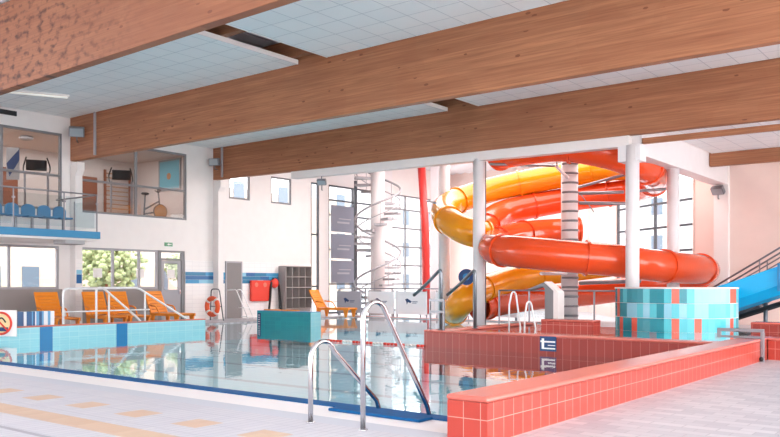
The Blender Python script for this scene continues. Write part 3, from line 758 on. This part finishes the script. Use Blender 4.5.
tag(MB().box(-27.99, -27.9, 16.2, 17.3, 3.5, 5.4).build('cupboard', M['brown']), 'brown wooden cupboard door at the back of the gym', 'cupboard')
tag(MB().box(-27.99, -27.93, 13.6, 14.2, 3.5, 5.4).build('cupboard', M['brown']), 'narrow brown door panel behind the first gallery window', 'door panel')
t_ = thing('ceiling_lamp', 'round opal lamp on the gym ceiling behind first gallery window', 'ceiling lamp', (-25.6, 13.3, 6.15))
MB().ball((0, 0, -.06), .22, .22, .09).build('shade', M['facade'], t_)
t_ = thing('wall_banner', 'white and navy hanging banner at left behind the first gallery window', 'banner', (-24.6, 12.35, 4.55), R(40))
MB().box(-.2, .2, 0, .02, 0, 1.0).build('cloth', M['facade'], t_)
MB().prism([(-.1, -.005, .1), (.2, -.005, .6), (.2, -.005, .95), (-.2, -.005, .5)], (0, .004, 0)).build('navy_print', M['navy'], t_)
b = MB()
tag(MB().box(-27.6, -26.9, 12.6, 15.2, 3.5, 3.8).build('gym_bench', M['tan'], bevel=.02), 'low tan wooden bench behind the first gallery window', 'bench')

# ------------------------------------------------------------------ spiral staircase
sx, sy = -21.2, 26.2
t_ = thing('spiral_staircase', 'white spiral staircase winding round a pale concrete shaft', 'staircase', (sx, sy, 0))
MB().cyl(0, 0, 0, 7.0, .3, 32).build('shaft', M['concrete'], t_)
rail_pts = []; start = R(150)
NS = 44
for k in range(NS):
    a = start+R(34)*k; zt = .25*(k+1)-.3
    if zt > 6.2: break
    if zt > .05:
        a1 = a+R(31)
        P = [(.3*math.cos(a), .3*math.sin(a), zt), (1.0*math.cos(a), 1.0*math.sin(a), zt), (1.0*math.cos(a1), 1.0*math.sin(a1), zt), (.3*math.cos(a1), .3*math.sin(a1), zt)]
        tr = MB().prism(P, (0, 0, .09)).build('tread', M['tread'], t_)
        am = (a+a1)/2
        MB().tube([(.97*math.cos(am), .97*math.sin(am), zt), (.97*math.cos(am), .97*math.sin(am), zt+.95)], .012, 6).build('baluster', M['tread'], tr)
    am = a+R(16); rail_pts.append((.97*math.cos(am), .97*math.sin(am), max(zt, -.1)+.97))
MB().tube(smooth_path(rail_pts, 4), .045, 8).build('handrail', M['tread'], t_)
MB().tube([(p_[0], p_[1], p_[2]-.5) for p_ in smooth_path(rail_pts[3:], 4)], .022, 8).build('mid_rail', M['tread'], t_)
tag(MB().box(-22.26, -22.16, 25.9, 26.0, 0, 5.7).build('post', M['dark_steel']), 'slim dark vertical post left of the spiral staircase', 'post')
# red vertical pipe and white pier beside
tag(MB().tube([(-20.55, 28.4, 6.9), (-20.3, 28.4, 3.5), (-20.25, 28.4, 0)], .17, 20).build('drop_pipe', mat('pipe_red', (206, 50, 44), .4)), 'tall slim red vertical pipe right of the spiral staircase', 'pipe')
struct(MB().box(-20.6, -20.0, 29.2, 29.5, 0, 7.0).build('trim_7', M['column']))
struct(MB().box(XL, XL+.25, 28.6, 29.7, 0, 7.0).build('trim_8', M['column']))
# grey banners in the tall window
for k, (z0, z1) in enumerate(((1.35, 2.32), (2.41, 3.48), (3.57, 4.72))):
    t_ = thing('wall_banner', 'grey advertising banner in the tall far window, %s of three' % ('lowest', 'middle', 'topmost')[k], 'banner', (XL+.08, 26.45, z0), 0, 'grey window banners')
    MB().box(0, .02, -.85, .85, 0, z1-z0).build('cloth', M['banner'], t_)
    MB().box(.021, .025, -.45, .35, .38, .46).box(.021, .025, -.35, .45, .56, .6).build('print', M['banner_light'], t_)

# bird logo panels + balustrade on the far deck
def logo_panel(x, y, wd, label, mt_='frost'):
    t_ = thing('logo_panel', label, 'panel', (x, y, 0), 0, 'panels with bird emblem')
    MB().box(-wd/2, wd/2, 0, .03, .12, 1.0).build('sheet', M[mt_], t_, bevel=.003)
    b = MB(); c0 = -.05
    b.prism([(c0-.22, -.004, .70), (c0-.12, -.004, .74), (c0+.1, -.004, .62), (c0+.02, -.004, .56), (c0-.08, -.004, .6), (c0-.14, -.004, .5), (c0-.16, -.004, .6)], (0, .003, 0))
    b.box(c0+.12, c0+.38, -.004, -.001, .60, .625).box(c0+.12, c0+.33, -.004, -.001, .55, .57)
    b.build('bird_emblem', M['navy'], t_)
    for sx_ in (-wd/2+.04, wd/2-.04): MB().box(sx_-.02, sx_+.02, .04, .08, 0, 1.05).build('post', M['matt_steel'], t_)
logo_panel(-21.65, 24.85, 1.3, 'grey panel with dark bird emblem beside the far lounger', 'frost_dark')
logo_panel(-18.5, 24.9, 1.5, 'white panel with dark bird emblem right of the staircase shaft')
logo_panel(-20.0, 24.9, 1.3, 'white panel with dark bird emblem in front of staircase shaft')
logo_panel(-16.6, 24.9, 1.5, 'white panel with dark bird emblem behind the bent steel rail')
logo_panel(-14.6, 24.9, 1.5, 'white panel with dark bird emblem behind the round column')
def balustrade(x0, x1, y, n_, label, h=1.12):
    t_ = thing('glass_balustrade', label, 'balustrade', (x0, y, 0))
    L = x1-x0
    MB().tube([(0, 0, h), (L, 0, h)], .022, 10).build('handrail', M['matt_steel'], t_)
    for k in range(n_+1):
        q_ = L*k/n_; MB().box(q_-.02, q_+.02, -.02, .02, 0, h).build('post', M['matt_steel'], t_)
        if k < n_: MB().box(q_+.05, q_+L/n_-.05, -.005, .005, .12, h-.1).build('glass_panel', M['rail_glass'], t_)
    return t_
balustrade(-22.3, -12.6, 25.05, 7, 'long steel handrail above the bird emblem panels on the far deck')
balustrade(-11.55, -7.75, 19.75, 4, 'glass balustrade in front of the lower slide tubes')
# waterfall post
t_ = thing('water_cannon', 'grey and white swan-neck fountain post with flat hood on inner pool', 'fountain', (-8.72, 17.0, .28))
MB().prism([(0, 0, 0), (.22, 0, 0), (.22, 0, .86), (-.02, 0, 1.06), (-.45, 0, .9), (-.45, 0, .87), (-.05, 0, .96), (0, 0, .9)], (0, .32, 0)).build('body', M['grey_frame'], t_, bevel=.01)
MB().prism([(.22, -.002, 0), (.34, -.002, 0), (.34, -.002, .84), (0.02, -.002, 1.08), (-.02, -.002, 1.06), (.22, -.002, .86)], (0, .33, 0)).build('back_panel', M['white'], t_, bevel=.006)

# ------------------------------------------------------------------ slide tower and tubes
def at(px, py, s):
    """point on the line of sight of photo pixel (px, py) at depth 800*s metres"""
    rx = px-390
    return Vector(((-.617*800+.787*rx)*s, (.787*800+.617*rx)*s, H+(284-py)*s))
tw = at(569.5, 284, .0302)
t_ = thing('slide_tower', 'pale round slide tower with dark horizontal slots', 'tower', (tw.x, tw.y, 0))
MB().cyl(0, 0, 0, 5.0, .25, 32).build('shaft', M['concrete'], t_)
for k in range(17):
    zz = .35+k*.285
    b = MB()
    pts = [(.262*math.cos(R(a)), .262*math.sin(R(a)), zz) for a in range(-125+8, 5, 10)]
    b.tube(pts, .034, 6); b.build('slot', M['grey_frame'], t_)
def slide(name, label, pts, m_, ring_step, r=.42, ends=True, skip=0):
    P = [at(*q) for q in pts]; t_ = thing(name, label, 'slide', (P[0].x, P[0].y, 0)); o0 = Vector((P[0].x, P[0].y, 0))
    S = smooth_path([q-o0 for q in P], 10)
    MB().tube(S, r, 36, cap=False).build('tube', M[m_], t_)
    acc = 0; last = S[0]
    rings = [(S[0], (S[1]-S[0]).normalized()), (S[-1], (S[-1]-S[-2]).normalized())] if ends else []
    for a, b_ in zip(S, S[1:]):
        acc += (b_-a).length
        if acc > ring_step: rings.append((b_, (b_-a).normalized())); acc = 0
    for c_, dv in rings:
        fl = MB().tube([c_-dv*.03, c_+dv*.03], r+.045, 36, cap=False)
        fl.tube([c_-dv*.03, c_-dv*.031], r+.045, 36, cap=False, radii=[r+.045, r]); fl.tube([c_+dv*.03, c_+dv*.031], r+.045, 36, cap=False, radii=[r+.045, r])
        fl.build('flange', M[m_], t_)
    return t_, S, o0
us = slide('tube_slide', 'upper red tube slide curling round above the yellow tube',
      [(500, 155, .0295), (525, 150, .0282), (557, 146, .0272), (585, 148.5, .0268), (615, 155, .0266), (638, 164, .027), (652, 173, .0285), (654, 181, .0305), (643, 187, .0322), (622, 192, .0333), (578, 198, .0342), (530, 206.5, .0342), (503, 213, .0338), (489, 222, .0328), (486, 232, .0318), (490, 241, .0305)], 'red_slide', 2.6)
ls = slide('tube_slide', 'lower red tube slide sweeping across in front and ending above tub',
      [(578, 231, .0335), (545, 232, .0333), (515, 236, .0318), (497, 242, .0298), (493, 248, .028), (505, 250.5, .0269), (530, 253, .0262), (570, 256.5, .0258), (610, 260, .0258), (645, 264.5, .026), (675, 267.5, .0268), (695, 269, .028), (705, 270.5, .0295), (700, 273, .0312)], 'red_slide', 2.3)
lr = slide('tube_slide', 'lowest red tube slide behind the glass balustrade',
      [(700, 278, .0322), (660, 284, .0335), (620, 290, .0343), (580, 295, .0346), (540, 298, .0346), (505, 303, .0338), (480, 308, .0325)], 'red_slide', 2.6, .4)
yu = slide('tube_slide', 'upper yellow tube slide with open mouth at its left tip',
      [(650, 166, .031), (625, 167, .0325), (600, 169.5, .0334), (565, 175, .034), (530, 181.5, .0342), (495, 189, .0342), (468, 197, .0338), (450, 204, .033), (444, 212, .0318), (449, 221, .0306), (462, 229, .0298), (473, 233, .0296), (484, 236, .0298)], 'yel_slide', 2.4)
yl = slide('tube_slide', 'lower yellow tube slide partly hidden behind the sweeping red tube',
      [(622, 263, .0335), (590, 267, .034), (545, 273, .0342), (510, 280, .0336), (485, 288, .0325), (470, 295, .0314), (462, 302, .0312), (457, 308, .0318), (454, 312, .0328)], 'yel_slide', 2.6)
# support arms from tower
def arm(p0, p1, label, r=.04, m_='matt_steel', nm='support_arm'):
    a, b_ = at(*p0), at(*p1); o0 = Vector((a.x, a.y, a.z))
    o = MB().tube([a-o0, b_-o0], r, 10).build(nm, M[m_]); o.location = o0
    return tag(o, label, 'support arm', 'slide support arms')
arm((490, 164, .0285), (558, 166, .0295), 'steel arm reaching left from the top of the slide tower')
arm((556, 166, .0288), (568, 178, .0292), 'short white diagonal strut at the head of the slide tower', .045, 'white_rail')
arm((556, 152, .027), (557, 166, .029), 'short hanger between upper red tube and tower head', .025)
arm((579, 187, .0302), (627, 174, .0275), 'dark steel arm rising right from the slide tower to the upper red tube')
arm((579, 193.5, .0302), (624, 192, .0295), 'upper level steel arm right of the slide tower', .05)
arm((579, 203, .0302), (626, 203.5, .0295), 'lower level steel arm right of the slide tower', .05)
arm((579, 192, .0302), (594, 212, .031), 'thin diagonal rod just right of the tower', .015)
arm((637, 191, .0285), (666, 189, .0285), 'steel arm under the right bend of the upper red tube', .04)
arm((541, 273.5, .027), (566, 273.5, .0292), 'white arm left of the tower under the sweeping red tube', .045, 'white_rail')
arm((480, 257, .030), (520, 268, .0305), 'thin steel arm under the left bend of the sweeping tube', .03)
arm((580, 283, .0305), (640, 281, .028), 'long steel beam under the sweeping red tube right of the tower', .06)
arm((436, 203, .0305), (427, 201, .0335), 'small grey bracket at the mouth of the yellow tube', .03)

# blue open slide at right
t_ = thing('open_slide', 'bright blue open chute slide descending at the right edge', 'slide', (-5.7, 20.4, 0))
def chute(th0, zs_):
    b = MB(); n_ = 14; secs = []
    for k in range(n_+1):
        u = k/n_; xx = 5.8*u; zc = zs_ + 2.2*u**1.05
        prof = [(-.5, .5), (-.56, .5), (-.58, .05), (-.35, -.16), (0, -.22), (.35, -.16), (.58, .05), (.56, .5), (.5, .5), (.48, .08), (.28, -.1), (0, -.15), (-.28, -.1), (-.48, .08)]
        secs.append([b.bm.verts.new((xx, q[0]+.3*u, zc+q[1])) for q in prof])
    for A, B in zip(secs, secs[1:]):
        for i in range(len(A)): b.face([A[i], A[(i+1) % len(A)], B[(i+1) % len(A)], B[i]])
    b.face(secs[0]); b.face(secs[-1][::-1]); return b
chute(0, .72).build('chute', M['blue_slide'], t_, bevel=.008)
for u in (1.4, 3.4): MB().box(u, u+.05, -.62, -.55, .62+.37*u, 1.25+.37*u).build('rib', M['mark_blue'], t_)
b = MB(); b.tube([(0, -.3, .35), (5.8, 0, 2.45)], .05, 8); b.tube([(0, .3, .35), (5.8, .6, 2.45)], .05, 8); b.build('beam', M['black'], t_)
for u in (1.0, 2.6, 4.4): MB().cyl(u, .05*u, 0, .5+.36*u, .05, 12).build('support_post', M['dark_steel'], t_)
# stair behind
t_ = thing('slide_stairs', 'slanting steel stair with double handrail behind the blue slide', 'stairs', (-6.0, 22.0, 0))
sl = .62
for yy in (0, .8):
    MB().tube([(-.8, yy, .93), (5.4, yy, .93+6.2*sl)], .025, 10).build('handrail', M['matt_steel'], t_)
    MB().tube([(-.8, yy, .68), (5.4, yy, .68+6.2*sl)], .018, 10).build('mid_rail', M['matt_steel'], t_)
    MB().prism([(-.8, yy-.02, 0), (-.5, yy-.02, 0), (5.4, yy-.02, 5.9*sl-.1), (5.4, yy-.02, 5.9*sl+.15)], (0, .04, 0)).build('stringer', M['dark_steel'], t_)
    for k in range(6): MB().cyl(-.2+k*1.0, yy, .05+sl*(.3+k), .93+sl*(.6+k), .016, 8).build('post', M['matt_steel'], t_)
for k in range(16): MB().box(-.6+k*.36, -.3+k*.36, .03, .77, .05+k*.36*sl, .09+k*.36*sl).build('tread', M['dark_steel'], t_)

# ------------------------------------------------------------------ outside: pale facades and trees seen through the glazing
def building(x, y, rz, wd, ht, m_, label, rows=3, cols=7):
    t_ = thing('building', label, 'building', (x, y, 0), rz)
    MB().box(-wd/2, wd/2, 0, 6, 0, ht).build('wall', M[m_], t_)
    for i in range(rows):
        for j in range(cols):
            xx = -wd/2+(j+.5)*wd/cols; zz = .9+i*2.9
            wdw = MB().box(xx-.45, xx+.45, -.05, 0, zz, zz+1.3).build('window', M['facade_win'], t_)
building(-40, 26, R(90), 40, 7.5, 'cream', 'cream house seen through the lower left windows', 3, 20)
building(-44, 66, R(90), 34, 10, 'facade', 'white apartment block beyond the tall far windows', 3, 9)
building(-20, 62, 0, 34, 9, 'facade', 'white apartment block beyond the slide hall window', 3, 8)
for x, y, s_, lb in ((-35, 22.3, 2.4, 'pale green tree outside the window above the loungers'), (-36, 27.5, 1.4, 'smaller pale green tree outside near the glazed door')):
    t_ = thing('tree', lb, 'tree', (x, y, 0))
    MB().cyl(0, 0, 0, 2, .15, 10).build('trunk', M['brown'], t_)
    b = MB(); random.seed(int(x*-3))
    for k in range(600):
        d_ = Vector((random.gauss(0, 1), random.gauss(0, 1), random.gauss(0, 1))).normalized()*s_*random.uniform(.3, .75); q_ = random.uniform(.03, .08)*s_
        b.ball((d_.x, d_.y, 2.2+d_.z*.8), q_, q_, q_*.8, 6, 4)
    b.build('crown', M['leaf'], t_)
o = MB().box(-90, -28.2, -40, 120, -.3, -.05).box(-28.2, 9, 35.2, 120, -.3, -.05); struct(o.build('ground', M['facade']))
